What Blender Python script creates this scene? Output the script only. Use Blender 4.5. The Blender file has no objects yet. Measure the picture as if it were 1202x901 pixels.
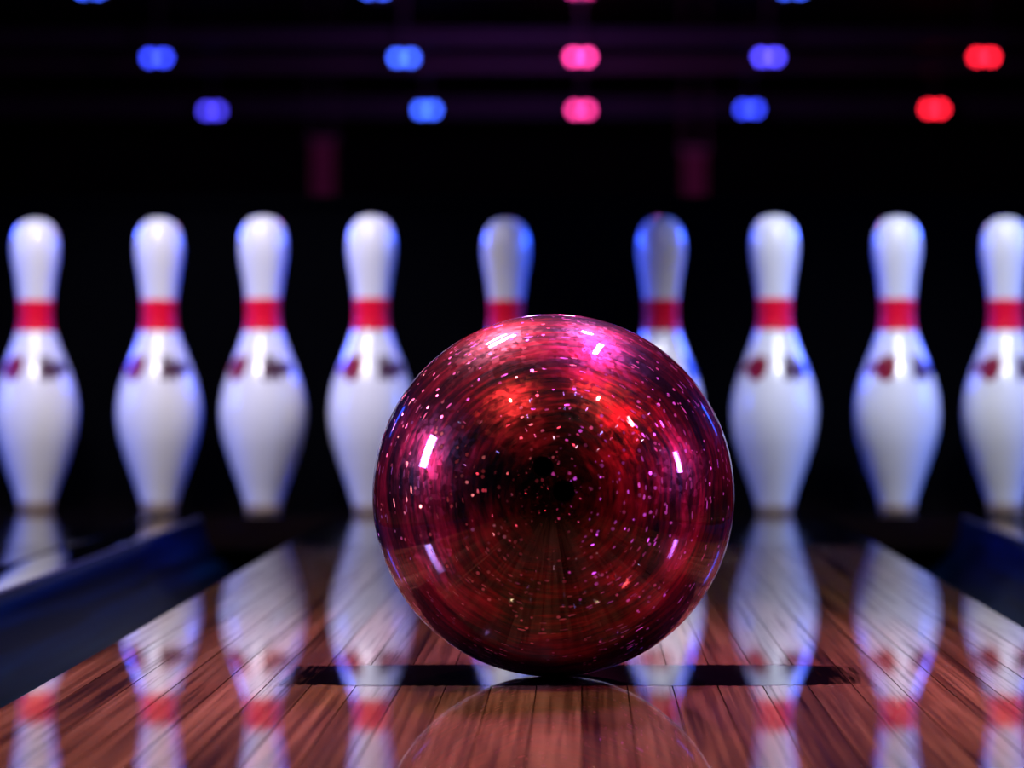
import bpy, bmesh, math, random
from mathutils import Vector, Matrix, Quaternion

# ------------------------------------------------------------------ camera
SC = bpy.context.scene
COL = SC.collection
F = 2838.0            # focal length in pixels of the 1202x901 frame
CH = 0.181            # camera height above the lane
VX, VY = 683.0, 440.0 # where the optical axis falls in the frame


def at(px, py, d):
    """a point of the frame at depth d, as world coordinates"""
    return Vector(((px - VX) * d / F, d, CH - (py - VY) * d / F))


cam_d = bpy.data.cameras.new('camera')
cam = bpy.data.objects.new('camera', cam_d)
COL.objects.link(cam)
cam.location = (0, 0, CH)
cam.rotation_euler = (math.pi / 2, 0, 0)
cam_d.sensor_width = 36.0
cam_d.lens = F / 1202 * 36
cam_d.shift_x = -(VX - 601) / 1202
cam_d.shift_y = -(450.5 - VY) / 1202
cam_d.clip_start = 0.02
cam_d.clip_end = 100
cam_d.dof.use_dof = True
cam_d.dof.focus_distance = 1.43
cam_d.dof.aperture_fstop = 5.5
SC.camera = cam

# ------------------------------------------------------------------ world, exposure
W = bpy.data.worlds.new('dark_hall')
SC.world = W
W.use_nodes = True
W.node_tree.nodes['Background'].inputs[0].default_value = (0.25, 0.2, 0.6, 1)
W.node_tree.nodes['Background'].inputs[1].default_value = 0.002
SC.view_settings.view_transform = 'Standard'
SC.view_settings.look = 'None'
SC.view_settings.exposure = 0.0
SC.view_settings.gamma = 1.0
SC.view_settings.use_curve_mapping = False
SC.cycles.max_bounces = 8
SC.cycles.sample_clamp_indirect = 6.0


# ------------------------------------------------------------------ lights
def area(name, loc, target, size, size_y, power, color, spread=180, roll=0.0):
    l = bpy.data.lights.new(name, 'AREA')
    l.shape = 'RECTANGLE'
    l.size, l.size_y = size, size_y
    l.energy = power
    l.color = color
    l.spread = math.radians(spread)
    o = bpy.data.objects.new(name, l)
    COL.objects.link(o)
    o.location = loc
    q = (Vector(target) - Vector(loc)).to_track_quat('-Z', 'Y')
    o.rotation_euler = (q @ Quaternion((0, 0, 1), math.radians(roll))).to_euler()
    return o


def spot(name, loc, target, power, color, cone, blend, radius=0.03):
    l = bpy.data.lights.new(name, 'SPOT')
    l.energy = power
    l.color = color
    l.spot_size = math.radians(cone)
    l.spot_blend = blend
    l.shadow_soft_size = radius
    o = bpy.data.objects.new(name, l)
    COL.objects.link(o)
    o.location = loc
    o.rotation_euler = (Vector(target) - Vector(loc)).to_track_quat('-Z', 'Y').to_euler()
    return o


def point(name, loc, power, color, radius=0.02):
    l = bpy.data.lights.new(name, 'POINT')
    l.energy = power
    l.color = color
    l.shadow_soft_size = radius
    o = bpy.data.objects.new(name, l)
    COL.objects.link(o)
    o.location = loc
    return o


# pin lights in front of and above the two outer pin groups
spot('pin_spot_left', (-0.60, 2.45, 1.34), (-0.53, 3.2, 0.24), 30, (0.96, 0.90, 1.0), 44, 0.5, 0.030)
spot('pin_key_left', (-0.58, 2.12, 1.10), (-0.53, 3.2, 0.25), 56, (0.96, 0.90, 1.0), 40, 0.6, 0.022)
spot('pin_spot_right', (0.50, 2.45, 1.34), (0.46, 3.2, 0.24), 26, (0.86, 0.89, 1.0), 33, 0.5, 0.030)
spot('pin_key_right', (0.48, 2.12, 1.10), (0.44, 3.2, 0.25), 52, (0.86, 0.90, 1.0), 31, 0.6, 0.022)
# low throw on the two middle pins: its cone stops at their necks
spot('pin_spot_middle', (0.0, 2.3, 1.10), (0.0, 3.10, 0.02), 50, (0.95, 0.92, 1.0), 19.5, 0.12, 0.02)
spot('pin_fill_middle', (0.02, 1.9, 0.95), (0.0, 3.2, 0.3), 3.2, (1.0, 0.95, 0.92), 22, 0.6, 0.05)
# blue wash from both sides, behind the pins and in front of them
area('blue_back_left', (-1.75, 4.3, 0.85), (0.1, 3.2, 0.2), 0.7, 0.4, 7.5, (0.02, 0.075, 1.0), 52)
area('blue_back_right', (1.60, 4.3, 0.85), (-0.1, 3.2, 0.2), 0.7, 0.4, 7.5, (0.015, 0.085, 1.0), 52)
area('blue_side_left', (-1.9, 2.75, 0.55), (-0.1, 3.2, 0.2), 0.25, 0.5, 3.2, (0.06, 0.14, 1.0), 80)
area('blue_side_right', (1.8, 2.75, 0.55), (0.1, 3.2, 0.2), 0.25, 0.5, 3.8, (0.04, 0.16, 1.0), 80)
# strips over the ball
area('strip_rose', (-0.42, 2.24, 1.24), (-0.017, 1.455, 0.1), 0.24, 0.04, 0.9, (1.0, 0.28, 0.48), 40, 0.0)
area('strip_violet', (0.33, 1.90, 1.24), (-0.017, 1.455, 0.1), 0.04, 0.28, 1.1, (0.75, 0.14, 1.0), 40, 35.0)
area('strip_red', (0.95, 0.95, 1.05), (-0.017, 1.455, 0.1), 0.03, 0.14, 0.6, (1.0, 0.08, 0.10), 40)
area('side_violet_left', (-1.15, 1.42, 0.50), (-0.017, 1.455, 0.1), 0.12, 0.30, 0.85, (0.42, 0.28, 1.0), 40)
area('strip_rose_thin', (-0.46, 2.42, 1.24), (-0.017, 1.455, 0.1), 0.20, 0.015, 0.35, (1.0, 0.28, 0.48), 40)
area('strip_violet_short', (0.20, 2.27, 1.16), (-0.017, 1.455, 0.1), 0.08, 0.03, 0.35, (0.9, 0.3, 1.0), 40)
area('side_violet_right', (1.15, 1.36, 0.42), (-0.017, 1.455, 0.1), 0.05, 0.20, 0.4, (0.50, 0.15, 1.0), 40)
# small warm spots high over the lane in front of the pins
spot('warm_spot_left', (-0.9, 0.6, 2.1), (-0.1, 1.55, 0.0), 78, (1.0, 0.68, 0.38), 46, 0.8, 0.02)
spot('warm_spot_right', (0.9, 0.7, 2.1), (0.1, 1.65, 0.0), 78, (1.0, 0.68, 0.38), 46, 0.8, 0.02)
# small club lamps on the ceiling around and behind the viewer, seen as glints in the ball
random.seed(5)
club = [(1.0, 0.1, 0.3), (0.9, 0.25, 1.0), (0.35, 0.25, 1.0), (1.0, 0.5, 0.7), (0.6, 0.5, 1.0)]
for i in range(26):
    a = math.radians(random.uniform(-75, 255))
    r = random.uniform(0.5, 2.4)
    x, y = r * math.cos(a) * 1.1, 1.2 - abs(r * math.sin(a)) * 1.0 + random.uniform(-0.2, 0.5)
    point('club_lamp', (x, y, random.uniform(0.9, 2.3)), random.uniform(0.25, 0.8), club[i % 5], random.uniform(0.007, 0.014))
point('far_purple_glow', at(590, 95, 15.5), 150, (0.5, 0.12, 1.0), 0.1)
point('far_pink_glow', at(700, -60, 15.0), 160, (1.0, 0.1, 0.45), 0.1)


# ------------------------------------------------------------------ helpers
def newmat(name):
    m = bpy.data.materials.new(name)
    m.use_nodes = True
    nt = m.node_tree
    b = nt.nodes['Principled BSDF']
    return m, nt, b


def simple(name, col, rough=0.5, metal=0.0, coat=0.0, noise=0.0, nscale=30.0, spec=0.5):
    m, nt, b = newmat(name)
    b.inputs['Base Color'].default_value = (*col, 1)
    b.inputs['Roughness'].default_value = rough
    b.inputs['Metallic'].default_value = metal
    b.inputs['Coat Weight'].default_value = coat
    b.inputs['Coat Roughness'].default_value = 0.04
    b.inputs['Specular IOR Level'].default_value = spec
    if noise:
        tc = nt.nodes.new('ShaderNodeTexCoord')
        n = nt.nodes.new('ShaderNodeTexNoise')
        n.inputs['Scale'].default_value = nscale
        r = nt.nodes.new('ShaderNodeValToRGB')
        r.color_ramp.elements[0].color = (*[c * (1 - noise) for c in col], 1)
        r.color_ramp.elements[1].color = (*[min(1, c * (1 + noise * 0.4)) for c in col], 1)
        nt.links.new(tc.outputs['Object'], n.inputs['Vector'])
        nt.links.new(n.outputs['Fac'], r.inputs['Fac'])
        nt.links.new(r.outputs['Color'], b.inputs['Base Color'])
    return m


def emis(name, col, strength):
    m, nt, b = newmat(name)
    b.inputs['Base Color'].default_value = (0, 0, 0, 1)
    b.inputs['Emission Color'].default_value = (*col, 1)
    b.inputs['Emission Strength'].default_value = strength
    return m


def link(name, me, mat=None, parent=None, loc=None):
    o = bpy.data.objects.new(name, me)
    COL.objects.link(o)
    if mat and not me.materials:
        me.materials.append(mat)
    if parent:
        o.parent = parent
    if loc is not None:
        o.location = loc
    return o


def from_bm(name, bm, smooth=False):
    bmesh.ops.recalc_face_normals(bm, faces=bm.faces)
    me = bpy.data.meshes.new(name)
    bm.to_mesh(me)
    bm.free()
    if smooth:
        for p in me.polygons:
            p.use_smooth = True
    return me


def box_bm(bm, lo, hi, bevel=0.0):
    r = bmesh.ops.create_cube(bm, size=1)
    for v in r['verts']:
        for k in range(3):
            v.co[k] = lo[k] if v.co[k] < 0 else hi[k]
    if bevel:
        es = list({e for v in r['verts'] for e in v.link_edges})
        bmesh.ops.bevel(bm, geom=es, offset=bevel, segments=2, affect='EDGES')
    return bm


def box(name, lo, hi, mat, parent=None, bevel=0.0):
    return link(name, from_bm(name, box_bm(bmesh.new(), lo, hi, bevel)), mat, parent)


def thing(name, label, cat, loc=(0, 0, 0), group=None):
    o = bpy.data.objects.new(name, None)
    o.empty_display_size = 0.05
    COL.objects.link(o)
    o.location = loc
    return tag(o, label, cat, group)


def tag(o, label, cat, group=None):
    o['label'] = label
    o['category'] = cat
    if group:
        o['group'] = group
    return o


def struct(o, label=None, cat=None):
    o['kind'] = 'structure'
    if label:
        o['label'] = label
        o['category'] = cat
    return o


# ------------------------------------------------------------------ materials
def wood_material():
    m, nt, b = newmat('varnished_maple')
    N, L = nt.nodes.new, nt.links.new
    geo = N('ShaderNodeNewGeometry')
    oi = N('ShaderNodeObjectInfo')
    off = N('ShaderNodeVectorMath'); off.operation = 'SCALE'
    off.inputs[0].default_value = (3.1, 7.7, 5.3)
    L(oi.outputs['Random'], off.inputs['Scale'])
    add = N('ShaderNodeVectorMath'); add.operation = 'ADD'
    L(geo.outputs['Position'], add.inputs[0]); L(off.outputs[0], add.inputs[1])

    def stretched(sx, sy, scale, detail, rough=0.6, dist=0.0):
        mp = N('ShaderNodeMapping')
        mp.inputs['Scale'].default_value = (sx, sy, 1)
        L(add.outputs[0], mp.inputs['Vector'])
        n = N('ShaderNodeTexNoise')
        n.inputs['Scale'].default_value = scale
        n.inputs['Detail'].default_value = detail
        n.inputs['Roughness'].default_value = rough
        n.inputs['Distortion'].default_value = dist
        L(mp.outputs[0], n.inputs['Vector'])
        return n
    grain = stretched(130, 2.0, 1.0, 5, 0.65, 0.4)
    pores = stretched(330, 4.0, 1.0, 3, 0.7)
    blot = stretched(14, 2.2, 1.0, 3)
    ramp = N('ShaderNodeValToRGB')
    e = ramp.color_ramp.elements
    e[0].position = 0.36; e[0].color = (0.020, 0.007, 0.004, 1)
    e[1].position = 0.66; e[1].color = (0.33, 0.215, 0.085, 1)
    k = e.new(0.48); k.color = (0.17, 0.092, 0.032, 1)
    mixf = N('ShaderNodeMix'); mixf.data_type = 'FLOAT'
    mixf.inputs[0].default_value = 0.42
    L(grain.outputs['Fac'], mixf.inputs[2]); L(blot.outputs['Fac'], mixf.inputs[3])
    L(mixf.outputs[0], ramp.inputs['Fac'])
    pr = N('ShaderNodeValToRGB')
    pr.color_ramp.elements[0].position = 0.40; pr.color_ramp.elements[0].color = (0.10, 0.08, 0.07, 1)
    pr.color_ramp.elements[1].position = 0.54; pr.color_ramp.elements[1].color = (1, 1, 1, 1)
    L(pores.outputs['Fac'], pr.inputs['Fac'])
    mul = N('ShaderNodeMix'); mul.data_type = 'RGBA'; mul.blend_type = 'MULTIPLY'
    mul.inputs[0].default_value = 0.7
    L(ramp.outputs['Color'], mul.inputs[6]); L(pr.outputs['Color'], mul.inputs[7])
    vr = N('ShaderNodeMapRange')
    vr.inputs['To Min'].default_value = 0.6; vr.inputs['To Max'].default_value = 1.35
    L(oi.outputs['Random'], vr.inputs['Value'])
    sc = N('ShaderNodeVectorMath'); sc.operation = 'SCALE'
    L(mul.outputs[2], sc.inputs[0]); L(vr.outputs[0], sc.inputs['Scale'])
    L(sc.outputs[0], b.inputs['Base Color'])
    b.inputs['Roughness'].default_value = 0.5
    b.inputs['Specular IOR Level'].default_value = 0.04
    # varnish, thinner along open pores
    cw = N('ShaderNodeMapRange')
    cw.inputs['From Min'].default_value = 0.34; cw.inputs['From Max'].default_value = 0.50
    cw.inputs['To Min'].default_value = 0.6; cw.inputs['To Max'].default_value = 1.0
    L(pores.outputs['Fac'], cw.inputs['Value'])
    L(cw.outputs[0], b.inputs['Coat Weight'])
    b.inputs['Coat Roughness'].default_value = 0.032
    b.inputs['Coat IOR'].default_value = 1.75
    bp = N('ShaderNodeBump')
    bp.inputs['Strength'].default_value = 0.03
    bp.inputs['Distance'].default_value = 0.0003
    L(grain.outputs['Fac'], bp.inputs['Height'])
    L(bp.outputs[0], b.inputs['Coat Normal'])
    return m


M_WOOD = wood_material()
M_DECK = simple('black_deck_plate', (0.006, 0.003, 0.003), 0.12, 0, 0.5, 0.3, 8, 0.3)
M_JOINT = simple('dark_joint', (0.012, 0.005, 0.003), 0.9, 0, 0, 0.2, 50, 0.0)
M_BLACK = simple('black_paint', (0.004, 0.004, 0.005), 0.6, 0, 0, 0.3, 12, 0.2)
M_HALL = simple('hall_black', (0.006, 0.005, 0.007), 0.7, 0, 0, 0.3, 2, 0.1)
M_BEAM = simple('dark_beam', (0.02, 0.016, 0.02), 0.5, 0, 0, 0.3, 3, 0.3)
M_CAP = simple('black_gloss_cap', (0.004, 0.005, 0.012), 0.05, 0, 1.0, 0.2, 8)
M_RUBBER = simple('black_rubber', (0.0015, 0.0015, 0.002), 0.8, 0, 0, 0.2, 20, 0.0)


def gutter_material():
    m, nt, b = newmat('navy_gutter')
    N, L = nt.nodes.new, nt.links.new
    geo = N('ShaderNodeNewGeometry')
    mp = N('ShaderNodeMapping'); mp.inputs['Scale'].default_value = (60, 1.6, 60)
    L(geo.outputs['Position'], mp.inputs['Vector'])
    n = N('ShaderNodeTexNoise'); n.inputs['Scale'].default_value = 1.0; n.inputs['Detail'].default_value = 4
    L(mp.outputs[0], n.inputs['Vector'])
    r = N('ShaderNodeValToRGB')
    r.color_ramp.elements[0].position = 0.35; r.color_ramp.elements[0].color = (0.001, 0.003, 0.014, 1)
    r.color_ramp.elements[1].position = 0.70; r.color_ramp.elements[1].color = (0.002, 0.028, 0.11, 1)
    L(n.outputs['Fac'], r.inputs['Fac']); L(r.outputs['Color'], b.inputs['Base Color'])
    b.inputs['Roughness'].default_value = 0.3
    b.inputs['Specular IOR Level'].default_value = 0.008
    b.inputs['Specular Tint'].default_value = (0.3, 0.5, 1.0, 1)
    bp = N('ShaderNodeBump'); bp.inputs['Strength'].default_value = 0.3; bp.inputs['Distance'].default_value = 0.001
    L(n.outputs['Fac'], bp.inputs['Height']); L(bp.outputs[0], b.inputs['Normal'])
    return m


M_GUTTER = gutter_material()

# ------------------------------------------------------------------ setting
struct(box('floor', (-6, -4, -0.30), (6, 26, -0.20), M_HALL), 'black hall floor under and beyond the lanes', 'floor')
struct(box('ceiling', (-6, -4, 3.2), (6, 26, 3.3), M_HALL), 'black hall ceiling above the lamp rows', 'ceiling')
struct(box('wall_back', (-6, 26, -0.3), (6, 26.1, 3.3), M_HALL), 'black far wall of the hall', 'wall')
struct(box('wall_left', (-6.1, -4, -0.3), (-6, 26, 3.3), M_HALL), 'black left wall of the hall', 'wall')
struct(box('wall_right', (6, -4, -0.3), (6.1, 26, 3.3), M_HALL), 'black right wall of the hall', 'wall')
struct(box('wall_front', (-6, -4.1, -0.3), (6, -4, 3.3), M_HALL), 'black wall behind the viewer', 'wall')

# cross beams the lamps hang from (n-th from the camera)
for i, (d, y0, y1) in enumerate([(15.9, -40, -16), (18.3, 36, 52), (18.6, 70, 82), (20.8, 116, 136)]):
    a, c = at(0, y1, d), at(1202, y0, d)
    o = box('trim_%d' % (i + 1), (-5.5, d, a.z), (5.5, d + 0.12, c.z), M_BEAM)
    struct(o, ['dark ceiling beam at the top edge behind the cut-off lamps', 'thin dark beam just above the upper lamp row',
               'thin dark beam just below the upper lamp row', 'dark beam behind the lower lamp row'][i], 'beam')

# lanes -------------------------------------------------------------
LW = 0.316                      # half width of the lane
Y0, Y1 = -1.6, 2.568            # start of the boards in view, edge of the pin deck
BW = 2 * LW / 24


def board_mesh(w, name):
    bm = bmesh.new()
    g = 0.00035
    # a plank with eased top edges; joints stay recessed between neighbours
    prof = [(-w / 2 + 0.00005, -0.02), (-w / 2 + 0.00005, -g * 1.6), (-w / 2 + g, 0), (w / 2 - g, 0), (w / 2 - 0.00005, -g * 1.6), (w / 2 - 0.00005, -0.02)]
    rings = []
    for y in (Y0, Y1 - 0.002):
        rings.append([bm.verts.new((x, y, z)) for x, z in prof])
    n = len(prof)
    for i in range(n):
        bm.faces.new((rings[0][i], rings[0][(i + 1) % n], rings[1][(i + 1) % n], rings[1][i]))
    bm.faces.new(rings[0]); bm.faces.new(rings[1])
    me = from_bm(name, bm)
    me.materials.append(M_WOOD)
    me.materials.append(M_JOINT)
    for p in me.polygons:
        p.material_index = 0 if p.normal.z > 0.99 else 1
    return me


BOARD = board_mesh(BW, 'board')
random.seed(11)


def lane(x0, n, label, cat='lane'):
    t = thing('bowling_lane', label, cat, (x0 + n * BW / 2, 0, 0))
    box('lane_bed', (-n * BW / 2, Y0, -0.10), (n * BW / 2, Y1, -0.0201), M_BLACK, t)
    for i in range(n):
        o = link('board', BOARD, M_WOOD, t, (-n * BW / 2 + (i + 0.5) * BW, 0, random.uniform(-0.00006, 0.0)))
    return t


main_lane = lane(-LW, 24, 'centre lane of glossy brown wooden boards under the red ball')
GX0, GX1, CX1 = LW, 0.485, 0.549
left_lane = lane(-CX1 - 16 * BW, 16, 'narrow view of the wooden lane left of the left gutter')
right_lane = lane(CX1, 16, 'narrow view of the wooden lane right of the right gutter')


# thin dark strip laid on the boards under the ball, faded at its edges
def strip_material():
    m, nt, b = newmat('dark_strip_mat')
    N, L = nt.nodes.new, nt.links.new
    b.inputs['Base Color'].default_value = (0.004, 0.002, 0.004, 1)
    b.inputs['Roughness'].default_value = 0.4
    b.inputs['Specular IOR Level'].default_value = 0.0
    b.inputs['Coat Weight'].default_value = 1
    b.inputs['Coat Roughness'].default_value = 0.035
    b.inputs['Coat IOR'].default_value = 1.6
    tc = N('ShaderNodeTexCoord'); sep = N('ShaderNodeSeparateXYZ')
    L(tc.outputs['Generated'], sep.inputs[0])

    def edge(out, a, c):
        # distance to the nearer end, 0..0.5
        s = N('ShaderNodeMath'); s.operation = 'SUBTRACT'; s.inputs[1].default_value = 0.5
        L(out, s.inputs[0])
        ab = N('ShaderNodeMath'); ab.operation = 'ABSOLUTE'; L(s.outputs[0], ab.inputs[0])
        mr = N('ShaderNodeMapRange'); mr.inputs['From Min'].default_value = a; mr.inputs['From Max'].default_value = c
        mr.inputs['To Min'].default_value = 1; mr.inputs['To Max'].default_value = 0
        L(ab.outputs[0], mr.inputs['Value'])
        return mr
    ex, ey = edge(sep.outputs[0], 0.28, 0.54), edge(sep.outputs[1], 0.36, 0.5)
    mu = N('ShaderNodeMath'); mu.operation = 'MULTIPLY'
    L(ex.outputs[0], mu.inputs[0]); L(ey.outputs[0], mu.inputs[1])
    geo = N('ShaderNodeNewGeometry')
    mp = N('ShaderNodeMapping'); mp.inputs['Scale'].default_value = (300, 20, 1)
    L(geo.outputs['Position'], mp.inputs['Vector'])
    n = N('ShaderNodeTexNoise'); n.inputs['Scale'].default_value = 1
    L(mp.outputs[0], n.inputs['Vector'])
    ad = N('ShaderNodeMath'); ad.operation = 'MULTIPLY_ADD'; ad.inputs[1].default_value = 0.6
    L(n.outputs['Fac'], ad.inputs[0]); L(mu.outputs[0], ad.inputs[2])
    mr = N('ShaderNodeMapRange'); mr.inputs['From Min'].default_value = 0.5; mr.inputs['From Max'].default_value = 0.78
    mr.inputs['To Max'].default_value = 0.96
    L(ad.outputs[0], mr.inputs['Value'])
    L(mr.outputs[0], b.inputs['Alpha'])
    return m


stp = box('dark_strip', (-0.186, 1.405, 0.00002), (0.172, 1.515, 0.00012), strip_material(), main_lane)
stp['label'] = 'dark strip across the boards beneath the ball'

# pin deck and pit ----------------------------------------------------
deck = thing('pin_deck', 'black glossy deck plate the row of pins stands on', 'pin deck', (0, 3.1, 0))
DG = 3.085
dz = -3.1
box('deck_plate', (-1.1, DG + dz, -0.04), (1.1, 3.62 + dz, 0), M_DECK, deck)
for a, c in ((-LW, LW), (-CX1 - 16 * BW, -CX1), (CX1, CX1 + 16 * BW)):
    box('lane_end_plate', (a, Y1 + 0.001 + dz, -0.04), (c, DG - 0.001 + dz, 0), M_DECK, deck)
cush = thing('pit_cushion', 'black padded pit backstop low behind the pins', 'backstop', (0, 3.7, -0.2))
box('cushion_pad', (-1.3, 0, 0), (1.3, 0.08, 0.64), M_RUBBER, cush, 0.01)
box('top_rail', (-1.3, -0.005, 0.64), (1.3, 0.085, 0.655), M_RUBBER, cush, 0.003)


# gutters -------------------------------------------------------------
def gutter(sgn, label, dlabel):
    t = thing('gutter', label, 'gutter', (sgn * (GX0 + GX1) / 2, 0.5, -0.1))
    bm = bmesh.new()
    n = 20
    prof = []
    mid, rad = (GX0 + GX1) / 2, (GX1 - GX0) / 2 - 0.0015
    for i in range(n + 1):
        a = math.pi + math.pi * i / n
        prof.append((mid + rad * math.cos(a), 0.0 + 0.078 * math.sin(a) - 0.001))
    outer = [(mid + (rad + 0.0012) * math.cos(math.pi + math.pi * i / n), -0.0005 + 0.081 * math.sin(math.pi + math.pi * i / n)) for i in range(n, -1, -1)]
    prof += outer
    ys = [Y0, 0.4, 1.2, 2.0, 2.6, DG - 0.001]
    ox, oy, oz = t.location
    rings = [[bm.verts.new((sgn * x - ox, y - oy, z - oz)) for x, z in prof] for y in ys]
    m = len(prof)
    for r0, r1 in zip(rings, rings[1:]):
        for i in range(m):
            bm.faces.new((r0[i], r0[(i + 1) % m], r1[(i + 1) % m], r1[i]))
    bm.faces.new(rings[0]); bm.faces.new(rings[-1])
    link('channel', from_bm('channel', bm, True), M_GUTTER, t)
    # thin metal lip along the divider side of the channel
    d = thing('lane_divider', dlabel, 'divider', (sgn * (GX1 + CX1) / 2, 0.5, -0.1))
    bm = bmesh.new()
    w = (CX1 - GX1) / 2 - 0.001
    prof = [(-w, -0.08)] + [(w * math.sin(a) / math.sin(1.0), 0.0005 + 0.004 * (math.cos(a) - 1) * 1.0) for a in [(-1 + 2 * i / 12) for i in range(13)]] + [(w, -0.08)]
    rings = [[bm.verts.new((x, y - 0.5, z + 0.1)) for x, z in prof] for y in ys]
    m = len(prof)
    for r0, r1 in zip(rings, rings[1:]):
        for i in range(m):
            bm.faces.new((r0[i], r0[(i + 1) % m], r1[(i + 1) % m], r1[i]))
    bm.faces.new(rings[0]); bm.faces.new(rings[-1])
    me = from_bm('cap', bm)
    for p in me.polygons:
        p.use_smooth = abs(p.normal.z) > 0.5
    link('cap', me, M_CAP, d)
    x = -sgn * ((CX1 - GX1) / 2 - 0.002)
    box('edge_bead', (x - 0.0022, Y0 - 0.5, 0.096), (x + 0.0022, DG - 0.502, 0.1008), M_BEAD, d, 0.0012)


M_BEAD = simple('satin_bead', (0.30, 0.26, 0.42), 0.3, 0.8)
gutter(-1, 'dark navy blue gutter channel left of the ball', 'glossy black divider cap along the left gutter')
gutter(1, 'dark navy blue gutter channel right of the ball', 'glossy black divider cap along the right gutter')

# ------------------------------------------------------------------ pins
PS = 0.0254 * 1.0236
PROF = [(0.0, 0.80), (0.10, 0.88), (0.75, 1.04), (1.5, 1.29), (2.25, 1.56), (2.8, 1.74), (3.375, 1.92), (3.9, 2.05), (4.5, 2.145),
        (5.2, 2.17), (5.875, 2.10), (6.55, 1.95), (7.25, 1.72), (7.95, 1.44), (8.625, 1.175), (9.05, 1.04), (9.375, 0.945), (9.7, 0.885),
        (10.0, 0.865), (10.45, 0.872), (10.875, 0.90), (11.3, 0.95), (11.75, 1.01), (12.2, 1.085), (12.625, 1.16), (13.1, 1.218),
        (13.5, 1.229), (13.87, 1.20), (14.2, 1.124), (14.5, 0.994), (14.75, 0.80), (14.92, 0.54), (14.985, 0.29), (15.0, 0.0)]


def prof_r(h):
    for (a, ra), (c, rc) in zip(PROF, PROF[1:]):
        if a <= h <= c:
            return ra + (rc - ra) * (h - a) / (c - a)
    return 0


def smooth_prof(h0, h1, n, off=0.0):
    """Catmull-Rom sampled profile between two heights (inches)"""
    P = PROF
    out = []
    for i in range(n + 1):
        h = h0 + (h1 - h0) * i / n
        k = max(j for j in range(len(P) - 1) if P[j][0] <= h + 1e-9)
        p0, p1, p2, p3 = P[max(0, k - 1)], P[k], P[k + 1], P[min(len(P) - 1, k + 2)]
        t = (h - p1[0]) / (p2[0] - p1[0])
        m1 = (p2[1] - p0[1]) / (p2[0] - p0[0]) if p2[0] != p0[0] else 0
        m2 = (p3[1] - p1[1]) / (p3[0] - p1[0]) if p3[0] != p1[0] else 0
        dh = p2[0] - p1[0]
        r = (2 * t**3 - 3 * t**2 + 1) * p1[1] + (t**3 - 2 * t**2 + t) * m1 * dh + (-2 * t**3 + 3 * t**2) * p2[1] + (t**3 - t**2) * m2 * dh
        out.append((h, r + off))
    return out


def lathe(name, pts, seg=56, smooth=True):
    bm = bmesh.new()
    rings = []
    for h, r in pts:
        if r < 1e-5:
            rings.append([bm.verts.new((0, 0, h * PS))])
        else:
            rings.append([bm.verts.new((r * PS * math.cos(2 * math.pi * i / seg), r * PS * math.sin(2 * math.pi * i / seg), h * PS)) for i in range(seg)])
    for a, c in zip(rings, rings[1:]):
        for i in range(seg):
            j = (i + 1) % seg
            if len(a) == 1 and len(c) == 1:
                continue
            if len(a) == 1:
                bm.faces.new((a[0], c[i], c[j]))
            elif len(c) == 1:
                bm.faces.new((a[i], a[j], c[0]))
            else:
                bm.faces.new((a[i], a[j], c[j], c[i]))
    return from_bm(name, bm, smooth)


body = smooth_prof(0.42, 13.5, 64)
body += [(h, r) for h, r in PROF if h > 13.5]
body = [(0.42, 0.0)] + body
ME_BODY = lathe('shell', body)
ME_BASE = lathe('base_ring', [(0.0, 0.0), (0.0, 0.80), (0.08, 0.87), (0.43, prof_r(0.43) + 0.01), (0.43, 0.0)])
ME_BAND = lathe('neck_band', [(9.20, prof_r(9.2) - 0.05)] + smooth_prof(9.20, 10.80, 12, 0.012) + [(10.80, prof_r(10.8) - 0.05)])


def emblem_mesh(name, shapes):
    """each shape: test(a_deg, h) on a fine grid wrapped on the pin surface"""
    bm = bmesh.new()
    cache = {}

    def vert(i, j, off):
        key = (i, j, off)
        if key not in cache:
            a = math.radians(-90 + i * 1.5)
            h = 6.6 + j * 0.05
            r = smooth_prof(h, h + 0.001, 1)[0][1] + off
            cache[key] = bm.verts.new((r * PS * math.cos(a), r * PS * math.sin(a), h * PS))
        return cache[key]
    for i in range(-50, 50):
        for j in range(0, 30):
            a, h = (i + 0.5) * 1.5, 6.6 + (j + 0.5) * 0.05
            if shapes(a, h - 0.02):
                bm.faces.new([vert(i, j, 0.014), vert(i + 1, j, 0.014), vert(i + 1, j + 1, 0.014), vert(i, j + 1, 0.014)])
    return from_bm(name, bm, True)


def crest(a, h):
    # a squat shield with a scalloped top and a short ribbon running round the side
    x, y = (a + 31) / 17, (h - 7.30) / 0.68
    shield = abs(x) <= 1 and y >= -1 and y < 0.62 + 0.38 * abs(math.sin(x * 4.7)) and abs(x) < 1 - max(0, -y) ** 2 * 0.75
    return shield or (-72 < a < -40 and abs(y) < 0.42 + 0.2 * math.sin(a * 0.35))


def word(a, h):
    # a dark mark of stepped strokes joined by a bar, with a tail running round the side
    x, y = (a - 31) / 17, (h - 7.30) / 0.68
    mark = abs(x) <= 1 and (abs(y + 0.1) < 0.45 or (math.sin((x + 1) * 9.4) > -0.35 and -0.9 < y < 0.95))
    return mark or (40 < a < 72 and abs(y) < 0.42 - 0.15 * math.cos(a * 0.4))


ME_CREST = emblem_mesh('crest', crest)
ME_WORD = emblem_mesh('word_mark', word)

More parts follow.
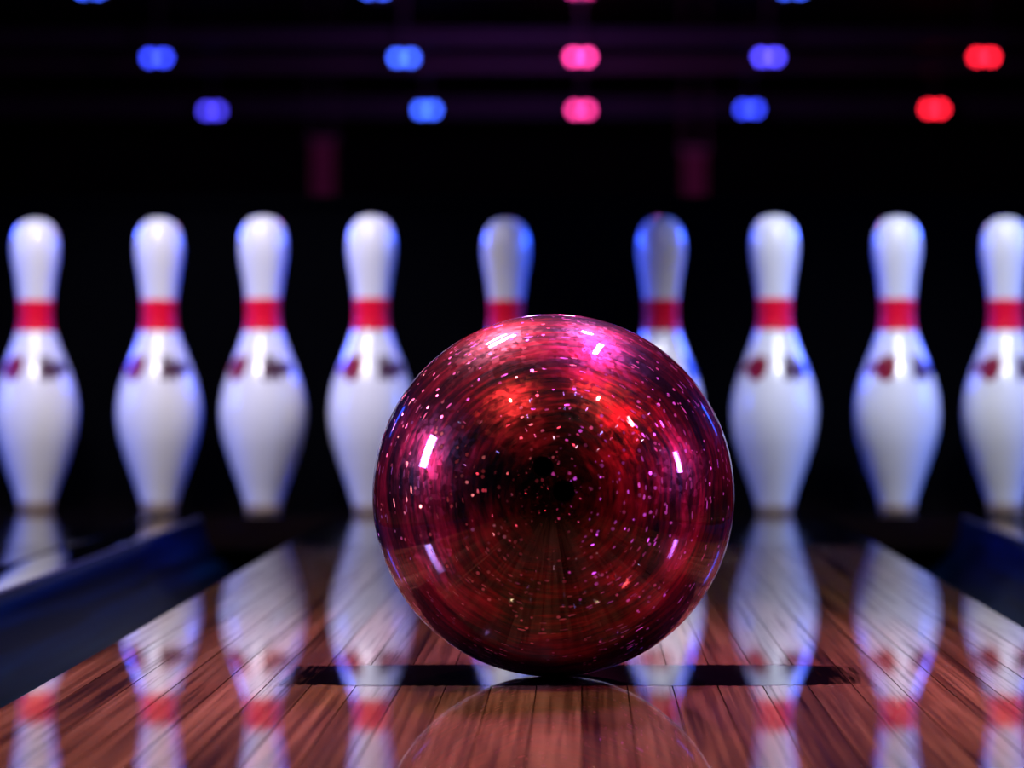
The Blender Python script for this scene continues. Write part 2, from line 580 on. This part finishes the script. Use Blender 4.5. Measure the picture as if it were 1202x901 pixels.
M_PIN = simple('pin_coating', (0.80, 0.80, 0.82), 0.22, 0, 0.35, 0.05, 40)
M_PINBASE = simple('pin_base', (0.30, 0.22, 0.16), 0.5, 0, 0, 0.2, 60)
M_RED = simple('pin_red', (0.80, 0.002, 0.03), 0.45, 0, 0.0, 0.05, 40, 0.15)
M_CREST = simple('crest_red', (0.22, 0.004, 0.02), 0.35, 0, 0.2)
M_WORD = simple('word_black', (0.05, 0.004, 0.025), 0.35, 0, 0.2)


def make_pin():
    t = thing('bowling_pin', 'pin', 'bowling pin')
    link('shell', ME_BODY, M_PIN, t)
    link('base_ring', ME_BASE, M_PINBASE, t)
    link('neck_band', ME_BAND, M_RED, t)['label'] = 'red neck band'
    link('crest', ME_CREST, M_CREST, t)['label'] = 'dark red emblem on the shoulder'
    link('word_mark', ME_WORD, M_WORD, t)['label'] = 'small dark mark beside the emblem'
    return t


def copy_thing(o):
    c = o.copy(); COL.objects.link(c)
    for ch in o.children:
        k = ch.copy(); COL.objects.link(k); k.parent = c
    return c


PINS = [
    (42, 3.235, 4, 'leftmost white bowling pin, on the left neighbouring lane at the picture edge'),
    (187, 3.215, -3, 'white bowling pin second from left, between edge pin and left gutter'),
    (309, 3.171, -8, 'white bowling pin third from left, at the far end of the left gutter'),
    (436, 3.160, 3, 'white bowling pin touching the red ball outline on its left side'),
    (594, 3.225, 0, 'dim grey-headed pin behind the ball, only head and red band showing'),
    (776, 3.20, 28, 'dim grey-headed pin behind the ball at its upper right'),
    (909, 3.160, -3, 'white bowling pin first to the right of the ball'),
    (1053, 3.175, 6, 'white bowling pin second from right, at the end of the right gutter'),
    (1180, 3.195, -4, 'rightmost white bowling pin, cut by the right picture edge'),
]
proto = make_pin()
for i, (px, d, rz, lab) in enumerate(PINS):
    o = proto if i == 0 else copy_thing(proto)
    o.location = ((px - VX) * d / F, d, 0.0)
    o.rotation_euler = (0, 0, math.radians(rz))
    o['label'] = lab
    o['group'] = 'bowling pins standing in a row'

# ------------------------------------------------------------------ ball
BR, BC = 0.1087, Vector((-0.017, 1.4554, 0.1090))


def ball_material():
    m, nt, b = newmat('red_swirl_resin')
    N, L = nt.nodes.new, nt.links.new
    tc = N('ShaderNodeTexCoord')
    # polar coordinates about the local Z axis: (radius, angle)
    sep = N('ShaderNodeSeparateXYZ'); L(tc.outputs['Object'], sep.inputs[0])
    nrm = N('ShaderNodeVectorMath'); nrm.operation = 'NORMALIZE'
    L(tc.outputs['Object'], nrm.inputs[0])
    sp = N('ShaderNodeSeparateXYZ'); L(nrm.outputs[0], sp.inputs[0])
    th = N('ShaderNodeMath'); th.operation = 'ARCCOSINE'; L(sp.outputs['Z'], th.inputs[0])      # polar angle
    # unit vector around the axis
    cx = N('ShaderNodeCombineXYZ'); L(sp.outputs['X'], cx.inputs[0]); L(sp.outputs['Y'], cx.inputs[1])
    un = N('ShaderNodeVectorMath'); un.operation = 'NORMALIZE'; L(cx.outputs[0], un.inputs[0])
    # (cos a * s, sin a * s, theta * k): noise stretched along circles
    wob = N('ShaderNodeTexNoise'); wob.inputs['Scale'].default_value = 16; wob.inputs['Detail'].default_value = 2
    L(tc.outputs['Object'], wob.inputs['Vector'])
    tw = N('ShaderNodeMath'); tw.operation = 'MULTIPLY_ADD'; tw.inputs[1].default_value = 0.16
    L(wob.outputs['Fac'], tw.inputs[0]); L(th.outputs[0], tw.inputs[2])

    def polar(s, k, scale, detail, tex='ShaderNodeTexNoise', src=tw):
        v = N('ShaderNodeVectorMath'); v.operation = 'SCALE'; v.inputs['Scale'].default_value = s
        L(un.outputs[0], v.inputs[0])
        kz = N('ShaderNodeMath'); kz.operation = 'MULTIPLY'; kz.inputs[1].default_value = k
        L(src.outputs[0], kz.inputs[0])
        cz = N('ShaderNodeCombineXYZ'); L(kz.outputs[0], cz.inputs[2])
        ad = N('ShaderNodeVectorMath'); ad.operation = 'ADD'
        L(v.outputs[0], ad.inputs[0]); L(cz.outputs[0], ad.inputs[1])
        n = N(tex); n.inputs['Scale'].default_value = scale
        if tex == 'ShaderNodeTexNoise':
            n.inputs['Detail'].default_value = detail
            n.inputs['Roughness'].default_value = 0.62
        L(ad.outputs[0], n.inputs['Vector'])
        return n
    fine = polar(2.2, 34, 1.0, 5)
    band = polar(0.9, 6, 1.0, 3)
    cloud = N('ShaderNodeTexNoise'); cloud.inputs['Scale'].default_value = 26; cloud.inputs['Detail'].default_value = 3
    L(tc.outputs['Object'], cloud.inputs['Vector'])
    mx = N('ShaderNodeMix'); mx.data_type = 'FLOAT'; mx.inputs[0].default_value = 0.5
    L(fine.outputs['Fac'], mx.inputs[2]); L(band.outputs['Fac'], mx.inputs[3])
    mx2 = N('ShaderNodeMix'); mx2.data_type = 'FLOAT'; mx2.inputs[0].default_value = 0.3
    L(mx.outputs[0], mx2.inputs[2]); L(cloud.outputs['Fac'], mx2.inputs[3])
    r = N('ShaderNodeValToRGB')
    e = r.color_ramp.elements
    e[0].position = 0.41; e[0].color = (0.008, 0.0003, 0.002, 1)
    e[1].position = 0.66; e[1].color = (0.75, 0.025, 0.055, 1)
    k = e.new(0.485); k.color = (0.085, 0.002, 0.006, 1)
    k = e.new(0.56); k.color = (0.33, 0.008, 0.022, 1)
    L(mx2.outputs[0], r.inputs['Fac'])
    # mica flakes: small cells, some of them bright and tilted at random
    vor = N('ShaderNodeTexVoronoi'); vor.inputs['Scale'].default_value = 330
    st = N('ShaderNodeVectorMath'); st.operation = 'MULTIPLY'; st.inputs[1].default_value = (1, 1, 1)
    L(tc.outputs['Object'], st.inputs[0]); L(st.outputs[0], vor.inputs['Vector'])
    cs = N('ShaderNodeSeparateColor'); L(vor.outputs['Color'], cs.inputs[0])
    gt = N('ShaderNodeMath'); gt.operation = 'GREATER_THAN'; gt.inputs[1].default_value = 0.90
    L(cs.outputs[0], gt.inputs[0])
    near = N('ShaderNodeMath'); near.operation = 'LESS_THAN'; near.inputs[1].default_value = 0.36
    L(vor.outputs['Distance'], near.inputs[0])
    fl = N('ShaderNodeMath'); fl.operation = 'MULTIPLY'
    L(gt.outputs[0], fl.inputs[0]); L(near.outputs[0], fl.inputs[1])
    # longer flakes smeared along the swirl
    v2 = polar(13, 75, 1.0, 0, 'ShaderNodeTexVoronoi')
    c2 = N('ShaderNodeSeparateColor'); L(v2.outputs['Color'], c2.inputs[0])
    g2 = N('ShaderNodeMath'); g2.operation = 'GREATER_THAN'; g2.inputs[1].default_value = 0.935; L(c2.outputs[0], g2.inputs[0])
    n2 = N('ShaderNodeMath'); n2.operation = 'LESS_THAN'; n2.inputs[1].default_value = 0.40; L(v2.outputs['Distance'], n2.inputs[0])
    f2 = N('ShaderNodeMath'); f2.operation = 'MULTIPLY'; L(g2.outputs[0], f2.inputs[0]); L(n2.outputs[0], f2.inputs[1])
    fmax = N('ShaderNodeMath'); fmax.operation = 'MAXIMUM'; L(fl.outputs[0], fmax.inputs[0]); L(f2.outputs[0], fmax.inputs[1])
    fl = fmax
    vsel = N('ShaderNodeMix'); vsel.data_type = 'RGBA'
    L(f2.outputs[0], vsel.inputs[0]); L(vor.outputs['Color'], vsel.inputs[6]); L(v2.outputs['Color'], vsel.inputs[7])
    cm = N('ShaderNodeMix'); cm.data_type = 'RGBA'
    L(fl.outputs[0], cm.inputs[0]); L(r.outputs['Color'], cm.inputs[6])
    cm.inputs[7].default_value = (0.95, 0.30, 0.55, 1)
    # the swirl's dark core round the finger holes, with a ragged outline
    cl2 = N('ShaderNodeMath'); cl2.operation = 'MULTIPLY_ADD'; cl2.inputs[1].default_value = 0.9
    L(cloud.outputs['Fac'], cl2.inputs[0]); L(th.outputs[0], cl2.inputs[2])
    core = N('ShaderNodeMapRange'); core.inputs['From Min'].default_value = 0.42; core.inputs['From Max'].default_value = 1.15
    core.inputs['To Min'].default_value = 0.06
    L(cl2.outputs[0], core.inputs['Value'])
    dk = N('ShaderNodeVectorMath'); dk.operation = 'SCALE'
    L(cm.outputs[2], dk.inputs[0]); L(core.outputs[0], dk.inputs['Scale'])
    L(dk.outputs[0], b.inputs['Base Color'])
    # tilted flake normals
    geo = N('ShaderNodeNewGeometry')
    sub = N('ShaderNodeVectorMath'); sub.operation = 'SUBTRACT'; sub.inputs[1].default_value = (0.5, 0.5, 0.5)
    L(vsel.outputs[2], sub.inputs[0])
    amt = N('ShaderNodeMapRange'); amt.inputs['To Min'].default_value = 0.12; amt.inputs['To Max'].default_value = 1.3
    L(fl.outputs[0], amt.inputs['Value'])
    sc = N('ShaderNodeVectorMath'); sc.operation = 'SCALE'
    L(sub.outputs[0], sc.inputs[0]); L(amt.outputs[0], sc.inputs['Scale'])
    ad = N('ShaderNodeVectorMath'); ad.operation = 'ADD'
    L(geo.outputs['Normal'], ad.inputs[0]); L(sc.outputs[0], ad.inputs[1])
    nn = N('ShaderNodeVectorMath'); nn.operation = 'NORMALIZE'; L(ad.outputs[0], nn.inputs[0])
    L(nn.outputs[0], b.inputs['Normal'])
    b.inputs['Metallic'].default_value = 0.85
    b.inputs['Roughness'].default_value = 0.36
    b.inputs['Coat Weight'].default_value = 1.0
    b.inputs['Coat Roughness'].default_value = 0.015
    b.inputs['Coat IOR'].default_value = 1.55
    # fine polishing rings in the coat
    bp = N('ShaderNodeBump'); bp.inputs['Strength'].default_value = 0.10; bp.inputs['Distance'].default_value = 0.0002
    rings = polar(0.5, 90, 1.0, 2)
    L(rings.outputs['Fac'], bp.inputs['Height'])
    L(bp.outputs[0], b.inputs['Coat Normal'])
    return m


M_BALL = ball_material()
M_HOLE = simple('hole_dark', (0.002, 0.0005, 0.001), 0.8, spec=0.0)
ball = thing('bowling_ball', 'large glossy red swirl bowling ball with sparkling flakes in the foreground', 'bowling ball', (BC.x, BC.y, 0.0))
axis = (Vector((0, 0, CH)) - BC).normalized()
q = axis.to_track_quat('Z', 'Y')
# the sphere, its pole on the finger-hole side, with the holes cut as real bores
bm = bmesh.new()
bmesh.ops.create_icosphere(bm, subdivisions=7, radius=BR)
me = from_bm('shell', bm, True)
shell = link('shell', me, M_BALL, ball)
shell.rotation_mode = 'QUATERNION'
shell.rotation_quaternion = q
shell.location = (0, 0, BC.z)
rot = q.to_matrix()


def hole_dir(px, py):
    # local direction of the ball point seen at this pixel
    o = Vector((0, 0, CH)); dvec = (at(px, py, 1.0) - o).normalized()
    oc = o - BC
    bq = oc.dot(dvec); c = oc.dot(oc) - BR * BR
    t = -bq - math.sqrt(bq * bq - c)
    return (rot.transposed() @ ((o + dvec * t) - BC)).normalized()


HOLES = [(hole_dir(637, 548), 0.0062), (hole_dir(661, 577), 0.0066), (hole_dir(606, 585), 0.0066)][:2]
for dvec, r in HOLES:
    bmc = bmesh.new()
    mt = Matrix.Translation(dvec * (BR - 0.016)) @ dvec.to_track_quat('Z', 'Y').to_matrix().to_4x4()
    bmesh.ops.create_cone(bmc, cap_ends=True, segments=48, radius1=r, radius2=r, depth=0.05, matrix=mt)
    cut = link('cutter', from_bm('cutter', bmc), M_HOLE)
    cut.parent = ball; cut.rotation_mode = 'QUATERNION'; cut.rotation_quaternion = q; cut.location = shell.location
    mod = shell.modifiers.new('bore', 'BOOLEAN'); mod.operation = 'DIFFERENCE'; mod.object = cut; mod.solver = 'EXACT'
    bpy.context.view_layer.update()
    dg = bpy.context.evaluated_depsgraph_get()
    new = bpy.data.meshes.new_from_object(shell.evaluated_get(dg))
    shell.modifiers.clear()
    shell.data = new
    bpy.data.objects.remove(cut)
    # bore liner with a small chamfer ring, a part of its own
    bml = bmesh.new()
    prof = [(r - 0.0002, 0.0009), (r - 0.0010, -0.0002), (r - 0.0013, -0.030), (0.0, -0.030)]
    prof = [(rr, math.sqrt(BR * BR - r * r) + z - 0.0010) for rr, z in prof]
    seg = 40; rg = []
    for rr, z in prof:
        rg.append([bml.verts.new((rr * math.cos(2 * math.pi * i / seg), rr * math.sin(2 * math.pi * i / seg), z)) for i in range(seg)] if rr > 0 else [bml.verts.new((0, 0, z))])
    for a, c in zip(rg, rg[1:]):
        for i in range(seg):
            j = (i + 1) % seg
            bml.faces.new((a[i], a[j], c[j], c[i]) if len(c) > 1 else (a[i], a[j], c[0]))
    ml = from_bm('finger_hole', bml, True)
    ml.transform(dvec.to_track_quat('Z', 'Y').to_matrix().to_4x4())
    fh = link('finger_hole', ml, M_HOLE, ball)
    fh.rotation_mode = 'QUATERNION'; fh.rotation_quaternion = q; fh.location = shell.location
    fh['label'] = 'dark finger hole'
for p in shell.data.polygons:
    p.use_smooth = True
shell.data.normals_split_custom_set_from_vertices([v.co.normalized() for v in shell.data.vertices])

# ------------------------------------------------------------------ ceiling lamps
BLUE, BLUE2, VIOL, PINK, RED = (0.035, 0.06, 1.0), (0.04, 0.11, 1.0), (0.075, 0.055, 1.0), (1.0, 0.045, 0.33), (1.0, 0.012, 0.035)
LAMPS = [  # px, py, depth, colour, strength, spacing px, label
    (106, -12, 15.65, BLUE2, 1.0, 18, 'blue ceiling lamp cut off at the top edge, far left'),
    (441, -12, 15.65, BLUE2, 1.0, 18, 'blue ceiling lamp cut off at the top edge, left of centre'),
    (681, -13, 15.65, PINK, 0.5, 18, 'pink ceiling lamp barely showing at the top edge'),
    (930, -12, 15.65, BLUE2, 1.0, 18, 'blue ceiling lamp cut off at the top edge, right of centre'),
    (184, 68, 18.0, BLUE, 1.0, 16, 'leftmost blue lamp of the upper full row'),
    (474, 68, 18.0, BLUE2, 1.15, 16, 'second blue lamp of the upper full row'),
    (681, 67, 18.0, PINK, 1.15, 16, 'pink lamp in the middle of the upper full row'),
    (902, 67, 18.0, VIOL, 1.15, 16, 'violet-blue lamp right of pink in the upper full row'),
    (1155, 67, 18.0, RED, 1.1, 16, 'red lamp at the right end of the upper full row'),
    (249, 130, 20.5, VIOL, 0.6, 13, 'dim violet-blue lamp leftmost in the lower row'),
    (501, 129, 20.5, BLUE2, 1.05, 14, 'bright blue lamp second in the lower row'),
    (682, 129, 20.5, PINK, 0.8, 14, 'pink lamp in the middle of the lower row'),
    (880, 128, 20.5, BLUE, 0.8, 14, 'blue lamp right of pink in the lower row'),
    (1097, 128, 20.5, RED, 1.0, 14, 'red lamp at the right end of the lower row'),
]
M_CAN = simple('lamp_housing', (0.01, 0.01, 0.012), 0.5)
SRC = 4.5   # lamp lens radius in pixels of the frame
for px, py, d, c, s, sp, lab in LAMPS:
    p = at(px, py, d)
    t = thing('ceiling_lamp', lab, 'lamp', p, 'coloured ceiling lamps in rows')
    m = emis('lamp_glow', c, 11.0 * s)
    rad = SRC * d / F
    hw = sp / 2 * d / F + rad * 1.15
    top = 3.2 - p.z
    box('housing', (-hw, 0.01, -rad * 1.2), (hw, 0.14, rad * 1.2), M_CAN, t, 0.01)
    box('drop_rod', (-0.012, 0.06, rad * 1.1), (0.012, 0.084, top), M_CAN, t)
    for sg in (-1, 1):
        bm = bmesh.new()
        bmesh.ops.create_uvsphere(bm, u_segments=20, v_segments=12, radius=rad)
        for v in bm.verts:
            v.co.y *= 0.4
        o = link('lens', from_bm('lens', bm, True), m, t, (sg * sp / 2 * d / F, 0, 0))

# dim red-lit columns hanging in the far hall
M_COL = simple('plum_fabric', (0.05, 0.006, 0.012), 0.8)
for px, y0, y1, lab in ((379, 165, 300, 'faint plum banner in the dark left of centre'), (815, 178, 320, 'faint red banner in the dark right of centre')):
    d = 19.0
    a, c = at(px - 13, y1, d), at(px + 13, y0, d)
    t = thing('hanging_banner', lab, 'banner', ((a.x + c.x) / 2, d, a.z), 'dim hanging banners')
    hw, hh = (c.x - a.x) / 2, c.z - a.z
    box('cloth', (-hw, -0.008, 0), (hw, 0.008, hh), M_COL, t)
    box('rod', (-hw - 0.03, -0.015, hh), (hw + 0.03, 0.015, hh + 0.03), M_CAN, t)
    for sx in (-1, 1):
        box('cord', (sx * hw - 0.004, -0.004, hh + 0.03), (sx * hw + 0.004, 0.004, 3.2 - a.z), M_CAN, t)
